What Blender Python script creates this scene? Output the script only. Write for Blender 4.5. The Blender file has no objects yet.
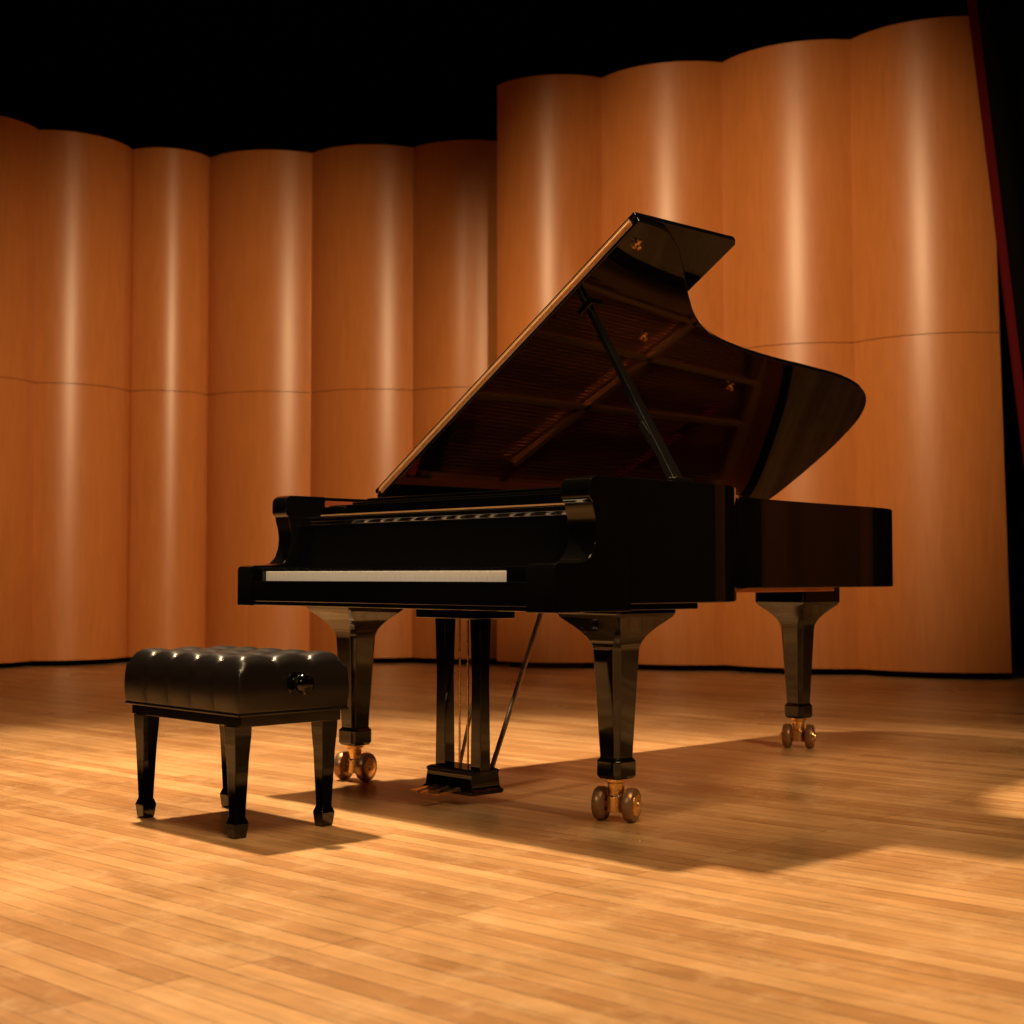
import bpy, bmesh, math, random
from mathutils import Vector, Matrix, Euler
random.seed(3)
scene = bpy.context.scene
C = bpy.context

# ------------------------------------------------------------------ helpers
def new_mat(name):
    m = bpy.data.materials.new(name); m.use_nodes = True
    nt = m.node_tree; nt.nodes.clear()
    out = nt.nodes.new('ShaderNodeOutputMaterial')
    b = nt.nodes.new('ShaderNodeBsdfPrincipled')
    nt.links.new(b.outputs[0], out.inputs[0])
    return m, nt, b

def simple(name, col, rough=0.5, metal=0.0, coat=0.0, noise=0.0, nscale=20, spec=0.5, bump=0.0):
    m, nt, b = new_mat(name)
    b.inputs['Base Color'].default_value = (*col, 1)
    b.inputs['Roughness'].default_value = rough
    b.inputs['Metallic'].default_value = metal
    b.inputs['Coat Weight'].default_value = coat
    b.inputs['Coat Roughness'].default_value = 0.03
    b.inputs['Specular IOR Level'].default_value = spec
    if noise > 0 or bump > 0:
        tc = nt.nodes.new('ShaderNodeTexCoord')
        n = nt.nodes.new('ShaderNodeTexNoise'); n.inputs['Scale'].default_value = nscale
        n.inputs['Detail'].default_value = 5
        nt.links.new(tc.outputs['Object'], n.inputs['Vector'])
        if noise > 0:
            mr = nt.nodes.new('ShaderNodeMapRange')
            mr.inputs[3].default_value = max(0.0, rough - noise); mr.inputs[4].default_value = rough + noise
            nt.links.new(n.outputs[0], mr.inputs[0]); nt.links.new(mr.outputs[0], b.inputs['Roughness'])
        if bump > 0:
            bp = nt.nodes.new('ShaderNodeBump'); bp.inputs['Strength'].default_value = bump
            bp.inputs['Distance'].default_value = 0.002
            nt.links.new(n.outputs[0], bp.inputs['Height']); nt.links.new(bp.outputs[0], b.inputs['Normal'])
    return m

def link(ob, parent=None):
    scene.collection.objects.link(ob)
    if parent is not None: ob.parent = parent
    return ob

def smooth(me, ang=35):
    for p in me.polygons: p.use_smooth = True
    try: me.set_sharp_from_angle(angle=math.radians(ang))
    except Exception: pass

def mesh_obj(name, verts, faces, mat, parent=None, bevel=0.0, seg=2, ang=35, sm=True):
    me = bpy.data.meshes.new(name)
    me.from_pydata([tuple(v) for v in verts], [], faces); me.update()
    bm = bmesh.new(); bm.from_mesh(me); bmesh.ops.recalc_face_normals(bm, faces=bm.faces)
    bm.to_mesh(me); bm.free()
    if sm: smooth(me, ang)
    me.materials.append(mat)
    ob = bpy.data.objects.new(name, me); link(ob, parent)
    if bevel > 0:
        md = ob.modifiers.new('bevel', 'BEVEL'); md.width = bevel; md.segments = seg
        md.limit_method = 'ANGLE'; md.angle_limit = math.radians(35)
        try: md.harden_normals = True
        except Exception: pass
    return ob

def box_vf(x0, x1, y0, y1, z0, z1):
    v = [(x0,y0,z0),(x1,y0,z0),(x1,y1,z0),(x0,y1,z0),(x0,y0,z1),(x1,y0,z1),(x1,y1,z1),(x0,y1,z1)]
    f = [(0,3,2,1),(4,5,6,7),(0,1,5,4),(1,2,6,5),(2,3,7,6),(3,0,4,7)]
    return v, f

def box(name, x0, x1, y0, y1, z0, z1, mat, parent=None, bevel=0.0, seg=2):
    v, f = box_vf(x0,x1,y0,y1,z0,z1)
    return mesh_obj(name, v, f, mat, parent, bevel, seg)

class Multi:
    def __init__(s): s.v=[]; s.f=[]
    def add(s, v, f):
        o=len(s.v); s.v += list(v); s.f += [tuple(i+o for i in q) for q in f]
    def box(s,*a): s.add(*box_vf(*a))
    def bar(s, a, b, w, h, up=(0,0,1), w2=None, h2=None):
        a=Vector(a); b=Vector(b); d=(b-a).normalized(); up=Vector(up)
        sx=d.cross(up).normalized(); sz=sx.cross(d).normalized()
        w2=w if w2 is None else w2; h2=h if h2 is None else h2
        vs=[]
        for p,ww,hh in ((a,w,h),(b,w2,h2)):
            for i,j in ((-1,-1),(1,-1),(1,1),(-1,1)):
                vs.append(p+sx*i*ww/2+sz*j*hh/2)
        s.add(vs,[(0,1,2,3),(7,6,5,4),(0,4,5,1),(1,5,6,2),(2,6,7,3),(3,7,4,0)])
    def tube(s, a, b, r, n=16, r2=None):
        a=Vector(a); b=Vector(b); d=(b-a).normalized()
        t=Vector((0,0,1)) if abs(d.z)<0.9 else Vector((1,0,0))
        x=d.cross(t).normalized(); y=d.cross(x)
        r2=r if r2 is None else r2
        vs=[a+(x*math.cos(k*2*math.pi/n)+y*math.sin(k*2*math.pi/n))*r for k in range(n)]
        vs+=[b+(x*math.cos(k*2*math.pi/n)+y*math.sin(k*2*math.pi/n))*r2 for k in range(n)]
        fs=[(k,(k+1)%n,n+(k+1)%n,n+k) for k in range(n)]+[tuple(range(n)),tuple(range(2*n-1,n-1,-1))]
        s.add(vs,fs)
    def lathe(s, a, d, prof, n=24):
        a=Vector(a); d=Vector(d).normalized()
        t=Vector((0,0,1)) if abs(d.z)<0.9 else Vector((1,0,0))
        x=d.cross(t).normalized(); y=d.cross(x)
        vs=[];m=len(prof)
        for (r,h) in prof:
            for k in range(n):
                th=k*2*math.pi/n
                vs.append(a+d*h+(x*math.cos(th)+y*math.sin(th))*r)
        fs=[]
        for i in range(m-1):
            for k in range(n):
                fs.append((i*n+k,i*n+(k+1)%n,(i+1)*n+(k+1)%n,(i+1)*n+k))
        fs.append(tuple(range(n))); fs.append(tuple(range(m*n-1,(m-1)*n-1,-1)))
        s.add(vs,fs)
    def loft_sq(s, cx, cy, levels):
        vs=[]
        for z,hx,hy in levels:
            vs += [(cx-hx,cy-hy,z),(cx+hx,cy-hy,z),(cx+hx,cy+hy,z),(cx-hx,cy+hy,z)]
        fs=[(0,1,2,3),tuple(range(len(vs)-1,len(vs)-5,-1))]
        for i in range(len(levels)-1):
            for k in range(4):
                fs.append((i*4+k,i*4+(k+1)%4,(i+1)*4+(k+1)%4,(i+1)*4+k))
        s.add(vs,fs)
    def loft_oct(s, cx, cy, levels):
        vs=[]
        for z,h,c in levels:
            k=h-c*h
            for a,b in ((-k,-h),(k,-h),(h,-k),(h,k),(k,h),(-k,h),(-h,k),(-h,-k)):
                vs.append((cx+a,cy+b,z))
        fs=[tuple(range(8)),tuple(range(len(vs)-1,len(vs)-9,-1))]
        for i in range(len(levels)-1):
            for k in range(8):
                fs.append((i*8+k,i*8+(k+1)%8,(i+1)*8+(k+1)%8,(i+1)*8+k))
        s.add(vs,fs)
    def obj(s, name, mat, parent=None, bevel=0.0, seg=2, ang=35):
        return mesh_obj(name, s.v, s.f, mat, parent, bevel, seg, ang)

def prism_u(poly_vz, x0, x1):
    n=len(poly_vz)
    v=[(x0,a,b) for a,b in poly_vz]+[(x1,a,b) for a,b in poly_vz]
    f=[tuple(range(n)),tuple(range(2*n-1,n-1,-1))]+[(k,(k+1)%n,n+(k+1)%n,n+k) for k in range(n)]
    return v,f

def prism_z(poly, z0, z1):
    n=len(poly)
    v=[(a,b,z0) for a,b in poly]+[(a,b,z1) for a,b in poly]
    f=[tuple(range(n)),tuple(range(2*n-1,n-1,-1))]+[(k,(k+1)%n,n+(k+1)%n,n+k) for k in range(n)]
    return v,f

def catmull(pts, n=8):
    P=[Vector(p) for p in pts]; out=[]
    P=[P[0]*2-P[1]]+P+[P[-1]*2-P[-2]]
    for i in range(1,len(P)-2):
        p0,p1,p2,p3=P[i-1],P[i],P[i+1],P[i+2]
        for k in range(n):
            t=k/n
            out.append(0.5*((2*p1)+(p2-p0)*t+(2*p0-5*p1+4*p2-p3)*t*t+(3*p1-p0-3*p2+p3)*t**3))
    out.append(P[-2]); return out

def offset_path(path, d):
    out=[]
    for i,p in enumerate(path):
        a=path[max(0,i-1)]; b=path[min(len(path)-1,i+1)]
        t=(b-a).normalized(); nrm=Vector((-t.y,t.x))
        out.append(p+nrm*d)
    return out

# ------------------------------------------------------------------ materials
M_black = simple('piano_black_lacquer', (0.003,0.0027,0.0025), 0.04, 0, 0.2, 0.015, 6)
M_black2 = simple('black_satin', (0.006,0.005,0.0045), 0.22, 0, 0.2, 0.05, 8)
M_ivory = simple('white_keys', (0.90,0.86,0.78), 0.25, 0, 0.2, 0.05)
M_brass = simple('brass', (0.95,0.62,0.25), 0.28, 1.0, 0, 0.08, 30)
M_hinge = simple('brass_hinge', (0.80,0.48,0.22), 0.55, 0.8)
M_tire = simple('caster_tire', (0.32,0.18,0.085), 0.35, 0.6, 0, 0.1, 30)
M_plate = simple('cast_iron_plate_bronze', (0.50,0.19,0.06), 0.38, 0.5, 0, 0.1, 30)
M_string = simple('copper_strings', (0.85,0.42,0.2), 0.3, 1.0, 0, 0.05, 30)
M_felt = simple('red_felt', (0.5,0.02,0.015), 0.9, 0, 0, 0.05, 60)
M_leather = simple('black_leather', (0.008,0.006,0.0055), 0.34, 0, 0.0, 0.06, 40, bump=0.12)
M_dark = simple('stage_black', (0.003,0.0026,0.0026), 0.95, spec=0.05, noise=0.04)
M_curtb = simple('black_velour', (0.004,0.0035,0.004), 0.95, spec=0.05, noise=0.04)
M_curtr = simple('red_velour', (0.10,0.005,0.008), 0.9, spec=0.1, noise=0.04)

def wood_mat(name, c1, c2, rough, scale, coat=0.0, gl=4.0, bump=0.05, spec=0.5):
    m, nt, b = new_mat(name)
    tc=nt.nodes.new('ShaderNodeTexCoord'); mp=nt.nodes.new('ShaderNodeMapping')
    mp.inputs['Scale'].default_value=scale
    n=nt.nodes.new('ShaderNodeTexNoise'); n.inputs['Scale'].default_value=gl; n.inputs['Detail'].default_value=8
    n.inputs['Distortion'].default_value=0.6
    oi=nt.nodes.new('ShaderNodeObjectInfo')
    add=nt.nodes.new('ShaderNodeVectorMath'); add.operation='ADD'
    mul=nt.nodes.new('ShaderNodeMath'); mul.operation='MULTIPLY'; mul.inputs[1].default_value=37
    nt.links.new(oi.outputs['Random'],mul.inputs[0]); nt.links.new(mul.outputs[0],add.inputs[1])
    nt.links.new(tc.outputs['Object'],mp.inputs['Vector']); nt.links.new(mp.outputs[0],add.inputs[0]); nt.links.new(add.outputs[0],n.inputs['Vector'])
    cr=nt.nodes.new('ShaderNodeValToRGB')
    cr.color_ramp.elements[0].position=0.3; cr.color_ramp.elements[0].color=(*c1,1)
    cr.color_ramp.elements[1].position=0.72; cr.color_ramp.elements[1].color=(*c2,1)
    nt.links.new(n.outputs[0],cr.inputs[0]); nt.links.new(cr.outputs[0],b.inputs['Base Color'])
    b.inputs['Roughness'].default_value=rough; b.inputs['Coat Weight'].default_value=coat
    b.inputs['Coat Roughness'].default_value=0.25
    b.inputs['Specular IOR Level'].default_value=spec
    bp=nt.nodes.new('ShaderNodeBump'); bp.inputs['Strength'].default_value=bump; bp.inputs['Distance'].default_value=0.002
    nt.links.new(n.outputs[0],bp.inputs['Height']); nt.links.new(bp.outputs[0],b.inputs['Normal'])
    return m
M_panel = wood_mat('shell_cherry_veneer', (0.50,0.172,0.044), (0.57,0.205,0.056), 0.36, (7,7,0.8), 0.0, bump=0.02, spec=0.5)
M_sound = wood_mat('soundboard_spruce', (0.50,0.13,0.04), (0.6,0.18,0.06), 0.35, (10,1,1), 0.2)
M_inner = wood_mat('inner_rim_mahogany', (0.30,0.06,0.025), (0.42,0.10,0.04), 0.3, (1,1,14), 0.3)
M_beam = wood_mat('spruce_beam', (0.62,0.20,0.07), (0.72,0.27,0.10), 0.4, (6,1,6), 0.1)

def floor_mat():
    m, nt, b = new_mat('stage_floor_planks')
    L=nt.links
    tc=nt.nodes.new('ShaderNodeTexCoord'); mp=nt.nodes.new('ShaderNodeMapping')
    mp.inputs['Rotation'].default_value=(0,0,math.radians(43.5))
    L.new(tc.outputs['Object'],mp.inputs['Vector'])
    br=nt.nodes.new('ShaderNodeTexBrick')
    br.inputs['Scale'].default_value=1.0; br.inputs['Brick Width'].default_value=2.3; br.inputs['Row Height'].default_value=0.066
    br.inputs['Mortar Size'].default_value=0.0014; br.inputs['Mortar Smooth'].default_value=0.3
    br.offset=0.37; br.offset_frequency=3
    br.inputs['Color1'].default_value=(0.66,0.39,0.175,1); br.inputs['Color2'].default_value=(0.44,0.225,0.088,1)
    br.inputs['Mortar'].default_value=(0.13,0.05,0.018,1)
    L.new(mp.outputs[0],br.inputs['Vector'])
    mp2=nt.nodes.new('ShaderNodeMapping'); mp2.inputs['Scale'].default_value=(2.2,28,1)
    L.new(mp.outputs[0],mp2.inputs['Vector'])
    n=nt.nodes.new('ShaderNodeTexNoise'); n.inputs['Scale'].default_value=1.5; n.inputs['Detail'].default_value=9; n.inputs['Roughness'].default_value=0.65
    L.new(mp2.outputs[0],n.inputs['Vector'])
    r1=nt.nodes.new('ShaderNodeMapRange'); r1.inputs[1].default_value=0.3; r1.inputs[2].default_value=0.7; r1.inputs[3].default_value=0.76; r1.inputs[4].default_value=1.2
    L.new(n.outputs[0],r1.inputs[0])
    n2=nt.nodes.new('ShaderNodeTexNoise'); n2.inputs['Scale'].default_value=1.3; n2.inputs['Detail'].default_value=8; n2.inputs['Roughness'].default_value=0.62
    L.new(mp.outputs[0],n2.inputs['Vector'])
    r2=nt.nodes.new('ShaderNodeMapRange'); r2.inputs[1].default_value=0.35; r2.inputs[2].default_value=0.65; r2.inputs[3].default_value=0.78; r2.inputs[4].default_value=1.16
    L.new(n2.outputs[0],r2.inputs[0])
    mm=nt.nodes.new('ShaderNodeMath'); mm.operation='MULTIPLY'; L.new(r1.outputs[0],mm.inputs[0]); L.new(r2.outputs[0],mm.inputs[1])
    mx=nt.nodes.new('ShaderNodeMix'); mx.data_type='RGBA'; mx.blend_type='MULTIPLY'; mx.inputs[0].default_value=1
    L.new(br.outputs['Color'],mx.inputs[6])
    cb=nt.nodes.new('ShaderNodeCombineColor')
    for i in range(3): L.new(mm.outputs[0],cb.inputs[i])
    L.new(cb.outputs[0],mx.inputs[7])
    n3=nt.nodes.new('ShaderNodeTexNoise'); n3.inputs['Scale'].default_value=6; n3.inputs['Detail'].default_value=12; n3.inputs['Roughness'].default_value=0.78
    L.new(mp.outputs[0],n3.inputs['Vector'])
    r4=nt.nodes.new('ShaderNodeMapRange'); r4.inputs[1].default_value=0.50; r4.inputs[2].default_value=0.70; r4.inputs[3].default_value=0.0; r4.inputs[4].default_value=0.65
    L.new(n3.outputs[0],r4.inputs[0])
    mx2=nt.nodes.new('ShaderNodeMix'); mx2.data_type='RGBA'; mx2.inputs[7].default_value=(0.78,0.54,0.30,1)
    L.new(r4.outputs[0],mx2.inputs[0]); L.new(mx.outputs[2],mx2.inputs[6])
    L.new(mx2.outputs[2],b.inputs['Base Color'])
    r3=nt.nodes.new('ShaderNodeMapRange'); r3.inputs[1].default_value=0.3; r3.inputs[2].default_value=0.7; r3.inputs[3].default_value=0.24; r3.inputs[4].default_value=0.42
    L.new(n2.outputs[0],r3.inputs[0]); L.new(r3.outputs[0],b.inputs['Roughness'])
    bp=nt.nodes.new('ShaderNodeBump'); bp.inputs['Strength'].default_value=0.3; bp.inputs['Distance'].default_value=0.0015
    inv=nt.nodes.new('ShaderNodeMath'); inv.operation='SUBTRACT'; inv.inputs[0].default_value=1
    L.new(br.outputs['Fac'],inv.inputs[1])
    ad=nt.nodes.new('ShaderNodeMath'); ad.operation='MULTIPLY_ADD'; ad.inputs[1].default_value=0.25
    L.new(n.outputs[0],ad.inputs[0]); L.new(inv.outputs[0],ad.inputs[2])
    L.new(ad.outputs[0],bp.inputs['Height']); L.new(bp.outputs[0],b.inputs['Normal'])
    return m
M_floor = floor_mat()

# ------------------------------------------------------------------ room
XL,XR,YF,YB,ZC = -8.0,8.0,-10.0,15.0,7.8
box('floor',XL,XR,YF,YB,-0.1,0.0,M_floor)
box('ceiling',XL,XR,YF,YB,ZC,ZC+0.1,M_dark)
box('wall_back',XL,XR,YB,YB+0.1,0,ZC,M_dark)
box('wall_left',XL-0.1,XL,YF,YB,0,ZC,M_dark)
box('wall_right',XR,XR+0.1,YF,YB,0,ZC,M_dark)
box('wall_front',XL,XR,YF-0.1,YF,0,ZC,M_dark)

def shell_panel(p0, p1, ztop, zseam, lean0=0.0, lean1=0.0, sag=0.17, N=24, z0=0.05, face=None):
    p0=Vector(p0); p1=Vector(p1); ch=(p1-p0); L=ch.length; t=ch/L; nrm=Vector((t.y,-t.x))
    if nrm.dot(Vector((0.3,5))-p0)<0: nrm=-nrm
    R=(L*L/4+sag*sag)/(2*sag); a=math.asin(L/2/R)
    pts=[]
    for i in range(N+1):
        th=-a+2*a*i/N
        pts.append((p0+t*(L/2+R*math.sin(th))+nrm*(R*math.cos(th)-R*math.cos(a)), i/N))
    ob=Multi()
    def seg(za,zb):
        vs=[];fs=[]
        for off in (0.0,0.025):
            for z in (za,zb):
                for p,f in pts:
                    ln=(lean0*(1-f)+lean1*f)*z/ztop
                    q=p-nrm*off
                    vs.append((q.x+ln,q.y,z))
        n=N+1
        for i in range(N):
            fs+= [(i,i+1,n+i+1,n+i),(2*n+i,3*n+i,3*n+i+1,2*n+i+1),(i,2*n+i,2*n+i+1,i+1),(n+i,n+i+1,3*n+i+1,3*n+i)]
        fs+=[(0,n,3*n,2*n),(N,2*n+N,3*n+N,n+N)]
        ob.add(vs,fs)
    seg(z0,zseam-0.0025); seg(zseam+0.0025,ztop)
    o=ob.obj('acoustic_shell_panel',M_panel,None,0,ang=40)
    fr=Multi()
    for f in (0.15,0.85):
        q=p0+ch*f-nrm*0.06
        fr.box(q.x-0.03,q.x+0.03,q.y,q.y+0.06,0.0,ztop-0.3)
        fr.box(q.x-0.03,q.x+0.03,q.y,q.y+0.45,0.0,0.04)
    fr.obj('support_frame',M_black2,o)
    return o

left=[(-5.2,10.7),(-4.45,11.36),(-3.80,11.9),(-3.19,12.46),(-2.585,12.71),(-1.693,12.57),(-0.826,12.40),(0.05,12.3)]
for a,b in zip(left[:-1],left[1:]):
    shell_panel(a,b,4.3,2.26)
right=[(-0.119,11.9),(0.711,11.72),(1.614,11.36),(2.507,10.87),(3.46,10.42)]
ln=[0,0,-0.0,-0.02,-0.10]
for i in range(4):
    shell_panel(right[i],right[i+1],4.66,2.42,ln[i],ln[i+1])
wing_reflectors=[(6.35,8.6),(6.65,7.75),(6.85,6.9),(6.95,6.0)]  # unseen panels added offstage so the piano tail has something lit to reflect
for a,b in zip(wing_reflectors[:-1],wing_reflectors[1:]): shell_panel(a,b,4.0,2.2)

def curtain(x0,y0,x1,y1,z0,z1,mat,lean=0.0,amp=0.06,waves=9):
    N=waves*12; p0=Vector((x0,y0)); p1=Vector((x1,y1)); t=(p1-p0).normalized(); nr=Vector((t.y,-t.x))
    vs=[];fs=[];K=14
    for j in range(K+1):
        z=z0+(z1-z0)*j/K
        for i in range(N+1):
            f=i/N
            p=p0.lerp(p1,f)+nr*(amp*math.sin(f*waves*2*math.pi)+0.3*amp*math.sin(f*waves*5.3+2))
            vs.append((p.x+lean*(1-f)*(z-z0)/(z1-z0),p.y,z))
    n=N+1
    for j in range(K):
        for i in range(N): fs.append((j*n+i,j*n+i+1,(j+1)*n+i+1,(j+1)*n+i))
    o=mesh_obj('stage_curtain',vs,fs,mat,None,ang=80)
    md=o.modifiers.new('s','SOLIDIFY'); md.thickness=0.006
    return o
curtain(3.61,9.9,6.0,9.3,0.0,7.4,M_curtb,lean=-0.80)
curtain(3.70,10.35,6.2,10.1,0.0,7.4,M_curtr,lean=-0.80)

rig=bpy.data.objects.new('stage_lighting_rig',None); link(rig)
pipe=Multi(); pipe.tube((-6,11.0,5.45),(1,11.0,5.45),0.025)
for x in (-5.5,-2,0.8): pipe.tube((x,11.0,5.45),(x,11.0,ZC),0.01,8)
pipe.obj('lighting_pipe',M_dark,rig)
def fixture(k,x,y,z,d):
    m=Multi(); d=Vector(d).normalized(); p=Vector((x,y,z))
    m.lathe(p-d*0.18,d,[(0.04,0),(0.08,0.03),(0.09,0.2),(0.11,0.36),(0.115,0.37),(0.1,0.372),(0.09,0.3)],20)
    m.box(x-0.13,x-0.12,y-0.02,y+0.02,z-0.02,z+0.2); m.box(x+0.12,x+0.13,y-0.02,y+0.02,z-0.02,z+0.2)
    m.box(x-0.13,x+0.13,y-0.02,y+0.02,z+0.19,z+0.205); m.box(x-0.015,x+0.015,y-0.015,y+0.015,z+0.2,z+0.3)
    m.obj('lamp_head_%d'%k,M_dark,rig)
fixture(1,-2.25,11.0,5.15,(0.1,-0.7,-0.7)); fixture(2,-1.65,11.0,5.15,(0,-0.7,-0.7))

# ------------------------------------------------------------------ piano
ROT=math.atan2(-0.7238,0.69)
piano=bpy.data.objects.new('grand_piano',None); link(piano)
piano.location=(-0.945+0.008,5.13-0.009,0); piano.rotation_euler=(0,0,ROT)
W=1.52; ZT=0.998
def zb_at(v):
    t=min(1,max(0,(v-0.8)/0.6)); return 0.640+0.036*t*t*(3-2*t)
cp=[(1.52,0.30),(1.52,0.50),(1.52,0.64),(1.508,0.75),(1.46,0.86),(1.37,0.98),(1.26,1.12),(1.155,1.28),(1.08,1.48),(1.035,1.78),(1.01,2.10),(0.985,2.38),(0.92,2.61),(0.79,2.75),(0.59,2.815),(0.34,2.835),(0.13,2.82),(0.03,2.74),(0.0,2.60),(0.0,2.3),(0.0,1.4),(0.0,0.30)]
outer=catmull(cp,8)
inner=offset_path(outer,0.055)
n=len(outer)
vs=[];fs=[]
for path,zz in ((outer,None),(outer,ZT),(inner,ZT),(inner,None)):
    for p in path: vs.append((p.x,p.y,zb_at(p.y) if zz is None else zz))
for i in range(n-1):
    for k in range(4):
        a=k*n+i; b=((k+1)%4)*n+i
        fs.append((a,a+1,b+1,b))
fs.append((0,n,2*n,3*n)); fs.append((n-1,4*n-1,3*n-1,2*n-1))
mesh_obj('rim',vs,fs,M_black,piano,0.004,2)
inn2=offset_path(outer,0.058); vs=[];fs=[]
for p in inn2: vs.append((p.x,p.y,0.80))
for p in inn2: vs.append((p.x,p.y,ZT-0.012))
for i in range(n-1): fs.append((i,i+1,n+i+1,n+i))
mesh_obj('inner_rim',vs,fs,M_inner,piano)
inpoly=[(p.x,p.y) for p in inner]
v,f=prism_z(inpoly,0.80,0.812); mesh_obj('soundboard',v,f,M_sound,piano)
m=Multi()
m.box(0.06,1.46,0.52,0.80,0.885,0.90)
inA=offset_path(outer,0.06); inB=offset_path(outer,0.15)
idx=[i for i in range(n) if outer[i].y>0.75]
vs=[];fs=[]
k=len(idx)
for path,z in ((inA,0.87),(inA,0.885),(inB,0.885),(inB,0.87)):
    for i in idx: vs.append((path[i].x,path[i].y,z))
for i in range(k-1):
    for q in range(4):
        a=q*k+i; b=((q+1)%4)*k+i; fs.append((a,a+1,b+1,b))
m.add(vs,fs)
for (u0,u1,vend) in ((0.42,0.42,2.66),(0.72,0.62,2.64),(0.98,0.80,2.50),(1.22,1.02,1.62)):
    m.bar((u0,0.7,0.925),(u1,vend,0.925),0.018,0.04)
m.bar((0.15,1.3,0.93),(0.95,2.2,0.93),0.02,0.03)
m.obj('iron_plate',M_plate,piano,0.004)
def umax_at(v):
    best=1.46
    for i in range(len(inner)-1):
        a,b=inner[i],inner[i+1]
        if (a.y-v)*(b.y-v)<=0 and a.x>0.5: best=min(best,(a.x))
    return best
m=Multi()
for i in range(80):
    u=0.12+1.3*i/79
    vv=0.85
    while vv<2.66:
        u_here=u-0.10*(vv-0.7)*(u/1.5)
        if umax_at(vv)-0.09<u_here: break
        vv+=0.03
    ve=vv
    ue=u-0.10*(ve-0.7)*(u/1.5)
    m.bar((u,0.56,0.905),(ue,ve,0.905),0.0048,0.0040)
m.obj('strings',M_string,piano)
m=Multi(); m.box(0.07,1.45,0.80,0.83,0.905,0.915); m.bar((0.1,1.95,0.895),(0.5,2.5,0.895),0.03,0.015)
m.obj('felt_strip',M_felt,piano)
m=Multi()
for i in range(70):
    u=0.1+1.22*i/69; m.box(u,u+0.011,0.835,0.93,0.912,0.935)
m.obj('dampers',M_black2,piano)

prof=[(0.0,0.62),(0.0,0.742),(0.006,0.752),(0.02,0.756),(0.105,0.757),(0.13,0.764),(0.152,0.785),(0.164,0.815),(0.168,0.85),(0.163,0.885),(0.155,0.908),(0.152,0.925),(0.145,0.930),(0.140,0.940),(0.140,0.975),(0.146,0.988),(0.165,ZT),(0.31,ZT),(0.31,0.62)]
for nm,a,b in (('cheek_bass',0.0,0.08),('cheek_treble',1.41,1.52)):
    v,f=prism_u(prof,a,b); mesh_obj(nm,v,f,M_black,piano,0.003,2)
m=Multi(); m.box(0.08,1.41,0.012,0.62,0.622,0.664); m.box(0.012,1.508,0.30,0.62,0.622,0.641)
m.obj('keybed',M_black,piano,0.003)
box('keyslip',0.08,1.41,0.006,0.030,0.635,0.704,M_black,piano,0.003)
m=Multi(); m.box(0.08,0.118,0.02,0.19,0.66,0.748); m.box(1.312,1.41,0.02,0.19,0.66,0.748)
m.obj('key_blocks',M_black,piano,0.004)
m=Multi(); U0,U1=0.119,1.311; kw=(U1-U0)/52
for i in range(52):
    m.box(U0+i*kw+0.0003,U0+(i+1)*kw-0.0003,0.036,0.19,0.702,0.735)
m.obj('white_keys',M_ivory,piano,0.0008,1)
m=Multi(); pat=[1,0,1,1,0,1,1]
for i in range(51):
    if pat[i%7]:
        uc=U0+(i+1)*kw
        m.add([(uc-.006,0.088,0.732),(uc+.006,0.088,0.732),(uc+.006,0.19,0.732),(uc-.006,0.19,0.732),
               (uc-.0045,0.094,0.746),(uc+.0045,0.094,0.746),(uc+.0045,0.19,0.747),(uc-.0045,0.19,0.747)],
              [(0,3,2,1),(4,5,6,7),(0,1,5,4),(1,2,6,5),(2,3,7,6),(3,0,4,7)])
m.obj('black_keys',M_black,piano,0.001,1)
fb=[(0.188,0.735),(0.188,0.75),(0.196,0.78),(0.205,0.84),(0.212,0.895),(0.206,0.902),(0.200,0.906),(0.200,0.918),(0.206,0.924),(0.33,0.924),(0.33,0.735)]
v,f=prism_u(fb,0.081,1.409); mesh_obj('fallboard',v,f,M_black,piano,0.002)
box('fallboard_hinge',0.20,1.39,0.202,0.212,0.9235,0.9285,M_hinge,piano)
box('keyboard_felt',0.119,1.311,0.183,0.1875,0.736,0.7395,M_felt,piano)
m=Multi(); m.box(0.085,1.405,0.32,0.345,0.925,0.968); m.box(0.20,1.30,0.335,0.60,0.964,0.976); m.box(0.085,0.2,0.30,0.56,0.925,0.962); m.box(1.30,1.405,0.30,0.56,0.925,0.962)
m.box(0.25,1.25,0.36,0.57,0.977,0.989)
m.obj('music_desk',M_black,piano,0.004)
m=Multi()
m.bar((0.76,0.62,0.74),(0.50,2.5,0.74),0.07,0.12); m.bar((0.1,0.9,0.74),(1.25,1.0,0.74),0.06,0.12)
m.bar((0.8,0.62,0.74),(0.2,2.3,0.74),0.06,0.12)
m.bar((1.04,1.25,0.715),(0.93,1.75,0.715),0.07,0.11); m.bar((0.93,1.74,0.715),(0.86,2.22,0.715),0.07,0.11)
m.obj('underside_beams',M_beam,piano,0.004)

# lid
TH=math.radians(32.4)
lid=bpy.data.objects.new('lid',None); link(lid,piano)
lid.location=(-0.004,0,ZT+0.003); lid.rotation_euler=(0,-TH,0)
VF=0.615
lp=[(p.x+0.008 if p.x>0.3 else p.x-0.0, p.y+(0.025 if p.y>2 else 0)) for p in outer if p.y>VF+0.02]
lpoly=[(1.528,VF)]+[(a,b) for a,b in lp]+[(0.0,VF)]
v,f=prism_z(lpoly,0.0,0.022); mesh_obj('lid_main',v,f,M_black,lid,0.004,2)
FW=0.52
fl=[(0.0,VF),(1.528,VF),(1.528,VF+FW-.02),(1.51,VF+FW),(0.025,VF+FW),(0.0,VF+FW-.02)]
v,f=prism_z(fl,0.026,0.044); mesh_obj('lid_front_flap',v,f,M_black,lid,0.004,2)
m=Multi(); m.tube((0.03,VF-0.003,0.0235),(1.50,VF-0.003,0.0235),0.005,8)
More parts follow.
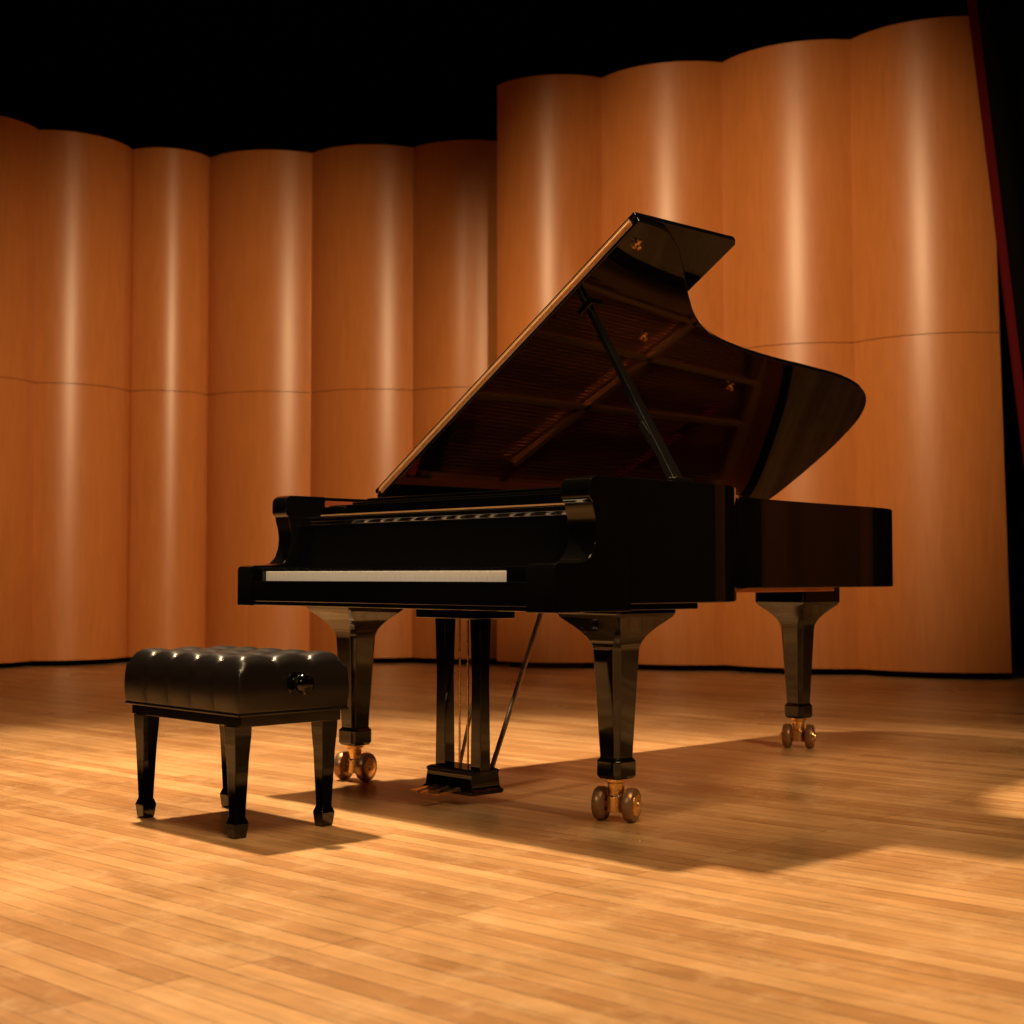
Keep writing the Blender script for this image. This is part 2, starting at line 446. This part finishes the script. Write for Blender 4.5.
m.box(0.03,1.50,VF-0.0015,VF+0.001,0.010,0.037)
m.obj('lid_piano_hinge',M_hinge,lid)
m=Multi()
for (a,b) in ((1.44,VF+0.07),(1.05,1.09),(0.86,1.78)):
    m.lathe((a,b,0.0),(0,0,-1),[(0.012,0),(0.012,0.004),(0.006,0.005),(0.006,0.014),(0.009,0.016),(0.009,0.021),(0.004,0.022)],16)
    m.box(a-0.018,a+0.018,b-0.008,b+0.008,-0.004,0.0)
m.obj('lid_hardware',M_brass,lid)
m=Multi()
m.box(1.10,1.17,VF+0.10,VF+0.16,-0.012,0.0)
m.obj('prop_socket',M_black,lid,0.003)
def lidpt(up,v,w=0.0):
    return (up*math.cos(TH)-w*math.sin(TH)-0.004, v, ZT+0.004+up*math.sin(TH)+w*math.cos(TH))
m=Multi(); top=lidpt(1.13,VF+0.13,-0.012)
m.bar((1.492,0.56,ZT-0.02),top,0.024,0.046,up=(0,1,0),w2=0.018,h2=0.026)
m.obj('lid_prop',M_black2,piano,0.003)
m=Multi(); m.bar((1.492,0.565,ZT-0.015),(1.30,0.61,ZT+0.19),0.022,0.022,up=(0,1,0))
m.box(1.478,1.508,0.52,0.60,ZT,ZT+0.012)
m.obj('prop_bracket',M_black2,piano,0.003)

# legs
def leg(nm,u,v,axle_deg,zt):
    m=Multi()
    m.loft_oct(u,v,[(0.125,0.040,.28),(0.135,0.047,.28),(0.178,0.047,.28),(0.186,0.039,.28),(0.50,0.056,.30),(0.515,0.058,.27),(0.530,0.063,.22),(0.545,0.071,.18),(0.560,0.082,.14),(0.575,0.096,.10),(0.588,0.110,.08),(0.600,0.122,.06),(0.612,0.128,.05),(zt,0.128,.05)])
    m.obj(nm,M_black,piano,0.0025,2,ang=24)
    ang=math.radians(axle_deg)-ROT; ax=Vector((math.cos(ang),math.sin(ang),0)); c=Vector((u,v,0.050))
    b=Multi(); b.lathe((u,v,0.128),(0,0,-1),[(0.032,0),(0.032,0.012),(0.026,0.016),(0.024,0.05),(0.028,0.055),(0.030,0.10)],20)
    b.bar(c-ax*0.072,c+ax*0.072,0.018,0.018)
    for s in (-1,1):
        b.lathe(c+ax*s*0.062,ax*s,[(0.034,0),(0.032,0.004),(0.014,0.006),(0.011,0.012)],20)
    b.obj(nm+'_caster_brass',M_brass,piano,0.001)
    t=Multi()
    for s in (-1,1):
        t.lathe(c+ax*s*0.030,ax*s,[(0.038,0),(0.047,0.003),(0.050,0.010),(0.050,0.024),(0.047,0.031),(0.038,0.034)],32)
    t.obj(nm+'_caster_wheels',M_tire,piano)
leg('leg_treble',1.345,0.437,-25,0.66)
leg('leg_bass',0.115,0.42,-30,0.66)
leg('leg_tail',0.60,2.385,-20,0.72)

# lyre
m=Multi()
m.box(0.60,0.89,0.29,0.46,0.585,0.63)
m.loft_sq(0.655,0.37,[(0.09,0.024,0.022),(0.40,0.021,0.020),(0.60,0.026,0.024)])
m.loft_sq(0.825,0.37,[(0.09,0.024,0.022),(0.40,0.021,0.020),(0.60,0.026,0.024)])
m.loft_sq(0.74,0.37,[(0.032,0.118,0.066),(0.042,0.122,0.07),(0.052,0.112,0.062),(0.095,0.108,0.058),(0.106,0.112,0.06),(0.112,0.10,0.05)])
m.obj('pedal_lyre',M_black,piano,0.003)
m=Multi()
for u in (0.69,0.74,0.79):
    m.bar((u,0.31,0.05),(u,0.27,0.048),0.018,0.010); m.bar((u,0.275,0.048),(u,0.205,0.042),0.026,0.010,w2=0.036,h2=0.007)
m.obj('pedals',M_brass,piano,0.002)
m=Multi()
m.tube((0.67,0.42,0.10),(0.64,0.60,0.63),0.006,10); m.tube((0.82,0.42,0.10),(0.86,0.62,0.63),0.008,10)
m.obj('lyre_braces',simple('brace_metal',(0.35,0.28,0.2),0.3,0.8,noise=0.05),piano)
m=Multi()
for u in (0.72,0.76): m.tube((u,0.375,0.1),(u,0.375,0.62),0.0035,8)
m.obj('pedal_rods',M_brass,piano)

# ------------------------------------------------------------------ bench
bench=bpy.data.objects.new('piano_bench',None); link(bench)
bench.location=(-0.819,4.44,0); bench.rotation_euler=(0,0,ROT)
HX,HY=0.305,0.182
NX,NY=90,54
def top_z(x,y):
    s=(x/HX+1)/2; t=(y/HY+1)/2
    e=min(HX-abs(x),HY-abs(y)); r=0.03
    a=abs(math.sin(math.pi*s*5)); b=abs(math.sin(math.pi*t*3))
    puff=(a**0.45)*(b**0.45)
    edge=min(1,e/0.03)
    z=0.484+0.020*puff*(0.35+0.65*edge)
    cx=max(0.0,1-(HX-abs(x))/r); cy=max(0.0,1-(HY-abs(y))/r)
    q=min(1,math.sqrt(cx*cx+cy*cy))
    z-=r*(1-math.sqrt(1-q*q*0.98))*0.9
    return z
vs=[];fs=[]
for j in range(NY+1):
    for i in range(NX+1):
        x=-HX+2*HX*i/NX; y=-HY+2*HY*j/NY
        vs.append((x,y,top_z(x,y)))
for j in range(NY):
    for i in range(NX):
        a=j*(NX+1)+i; fs.append((a,a+1,a+NX+2,a+NX+1))
loop=[j for j in range(NX+1)]+[(NX)+(NX+1)*j for j in range(1,NY+1)]+[NY*(NX+1)+i for i in range(NX-1,-1,-1)]+[(NX+1)*j for j in range(NY-1,0,-1)]
prev=loop
K=8
for k in range(1,K+1):
    f=k/K; cur=[]
    for li in loop:
        x,y,z=vs[li]
        s=(x/HX+1)/2
        zb=0.336; z2=z+(zb-z)*f
        crease=1.0
        if abs(abs(y)-HY)<1e-6: crease=0.45+0.55*abs(math.sin(math.pi*s*5))**0.4
        bulge=0.010*math.sin(math.pi*f)*crease
        ox=(x/HX)**7*bulge; oy=(y/HY)**7*bulge
        vs.append((x+ox,y+oy,z2)); cur.append(len(vs)-1)
    L=len(loop)
    for i in range(L): fs.append((prev[i],prev[(i+1)%L],cur[(i+1)%L],cur[i]))
    prev=cur
fs.append(tuple(prev))
mesh_obj('cushion',vs,fs,M_leather,bench,ang=80)
m=Multi()
for i in range(1,5):
    for j in (1,2):
        x=-HX+2*HX*i/5; y=-HY+2*HY*j/3
        m.lathe((x,y,0.482),(0,0,1),[(0.009,0),(0.009,0.003),(0.006,0.006),(0.001,0.0075)],12)
m.obj('buttons',M_leather,bench)
m=Multi(); z=0.340; a,b=HX+0.002,HY+0.002
for p,q in (((-a,-b,z),(a,-b,z)),((a,-b,z),(a,b,z)),((a,b,z),(-a,b,z)),((-a,b,z),(-a,-b,z))): m.tube(p,q,0.004,8)
m.obj('welt',M_leather,bench)
box('bench_frame',-HX+0.012,HX-0.012,-HY+0.012,HY-0.012,0.306,0.338,M_black,bench,0.003)
LX,LY=0.245,0.147
for k,(sx,sy) in enumerate(((-1,-1),(1,-1),(1,1),(-1,1))):
    m=Multi()
    m.loft_sq(sx*LX,sy*LY,[(0.0,0.017,0.017),(0.006,0.019,0.019),(0.040,0.023,0.023),(0.052,0.019,0.019),(0.058,0.0165,0.0165),(0.22,0.023,0.023),(0.275,0.027,0.027),(0.308,0.028,0.028)])
    m.obj('leg_%d'%(k+1),M_black,bench,0.002,ang=25)
m=Multi()
m.lathe((HX+0.006,0,0.420),(1,0,0),[(0.034,0),(0.034,0.004),(0.012,0.008),(0.012,0.022),(0.022,0.026),(0.029,0.034),(0.029,0.046),(0.024,0.054),(0.010,0.058)],28)
m.obj('knob',M_black,bench)

# ------------------------------------------------------------------ lights
def spot(name,loc,target,energy,size,blend,radius,col):
    l=bpy.data.lights.new(name,'SPOT'); l.energy=energy; l.spot_size=math.radians(size); l.spot_blend=blend
    l.shadow_soft_size=radius; l.color=col
    o=bpy.data.objects.new(name,l); link(o); o.location=loc
    o.rotation_euler=(Vector(target)-Vector(loc)).to_track_quat('-Z','Y').to_euler()
    return o
WARM=(1.0,0.67,0.35)
KEY=(1.0,0.70,0.40)
spot('stage_back_light',(-2.3,7.1,7.3),(-0.35,4.7,0),5000,54,1.0,0.20,KEY)
spot('shell_light',(2.6,2.0,4.4),(-2.6,12.4,1.6),3300,32,1.0,0.12,WARM)
spot('shell_light',(-3.2,2.0,5.3),(1.8,11.2,2.3),3600,32,1.0,0.12,WARM)
spot('interior_fill_light',(5.5,-1.0,6.0),(0.6,5.6,0.9),1900,22,0.7,0.4,WARM)  # added fill that brightens the plate and strings under the lid
spot('keyboard_fill_light',(-4.5,-1.0,5.0),(-0.25,4.85,0.95),950,17,0.9,0.3,(1.0,0.78,0.54))  # added front fill to whiten the keys, no lamp known there
spot('overhead_wash_light',(0.6,2.0,7.2),(0.2,4.4,0),1150,80,1.0,1.2,WARM)
spot('wing_reflector_light',(4.0,5.0,6.8),(6.7,7.3,1.5),400,60,1.0,0.2,WARM)  # added lamp, lights only the offstage reflector panels

w=bpy.data.worlds.new('world'); scene.world=w; w.use_nodes=True
w.node_tree.nodes['Background'].inputs[0].default_value=(1,0.6,0.35,1)
w.node_tree.nodes['Background'].inputs[1].default_value=0.01

# ------------------------------------------------------------------ camera
cam=bpy.data.cameras.new('camera'); co=bpy.data.objects.new('camera',cam); link(co)
co.location=(0,0,0.72); co.rotation_euler=(math.radians(90+2.444),0,0)
cam.sensor_width=36; cam.lens=52.73
cam.dof.use_dof=True; cam.dof.focus_distance=4.6; cam.dof.aperture_fstop=4.0
scene.camera=co
scene.view_settings.view_transform='Standard'
scene.view_settings.look='None'
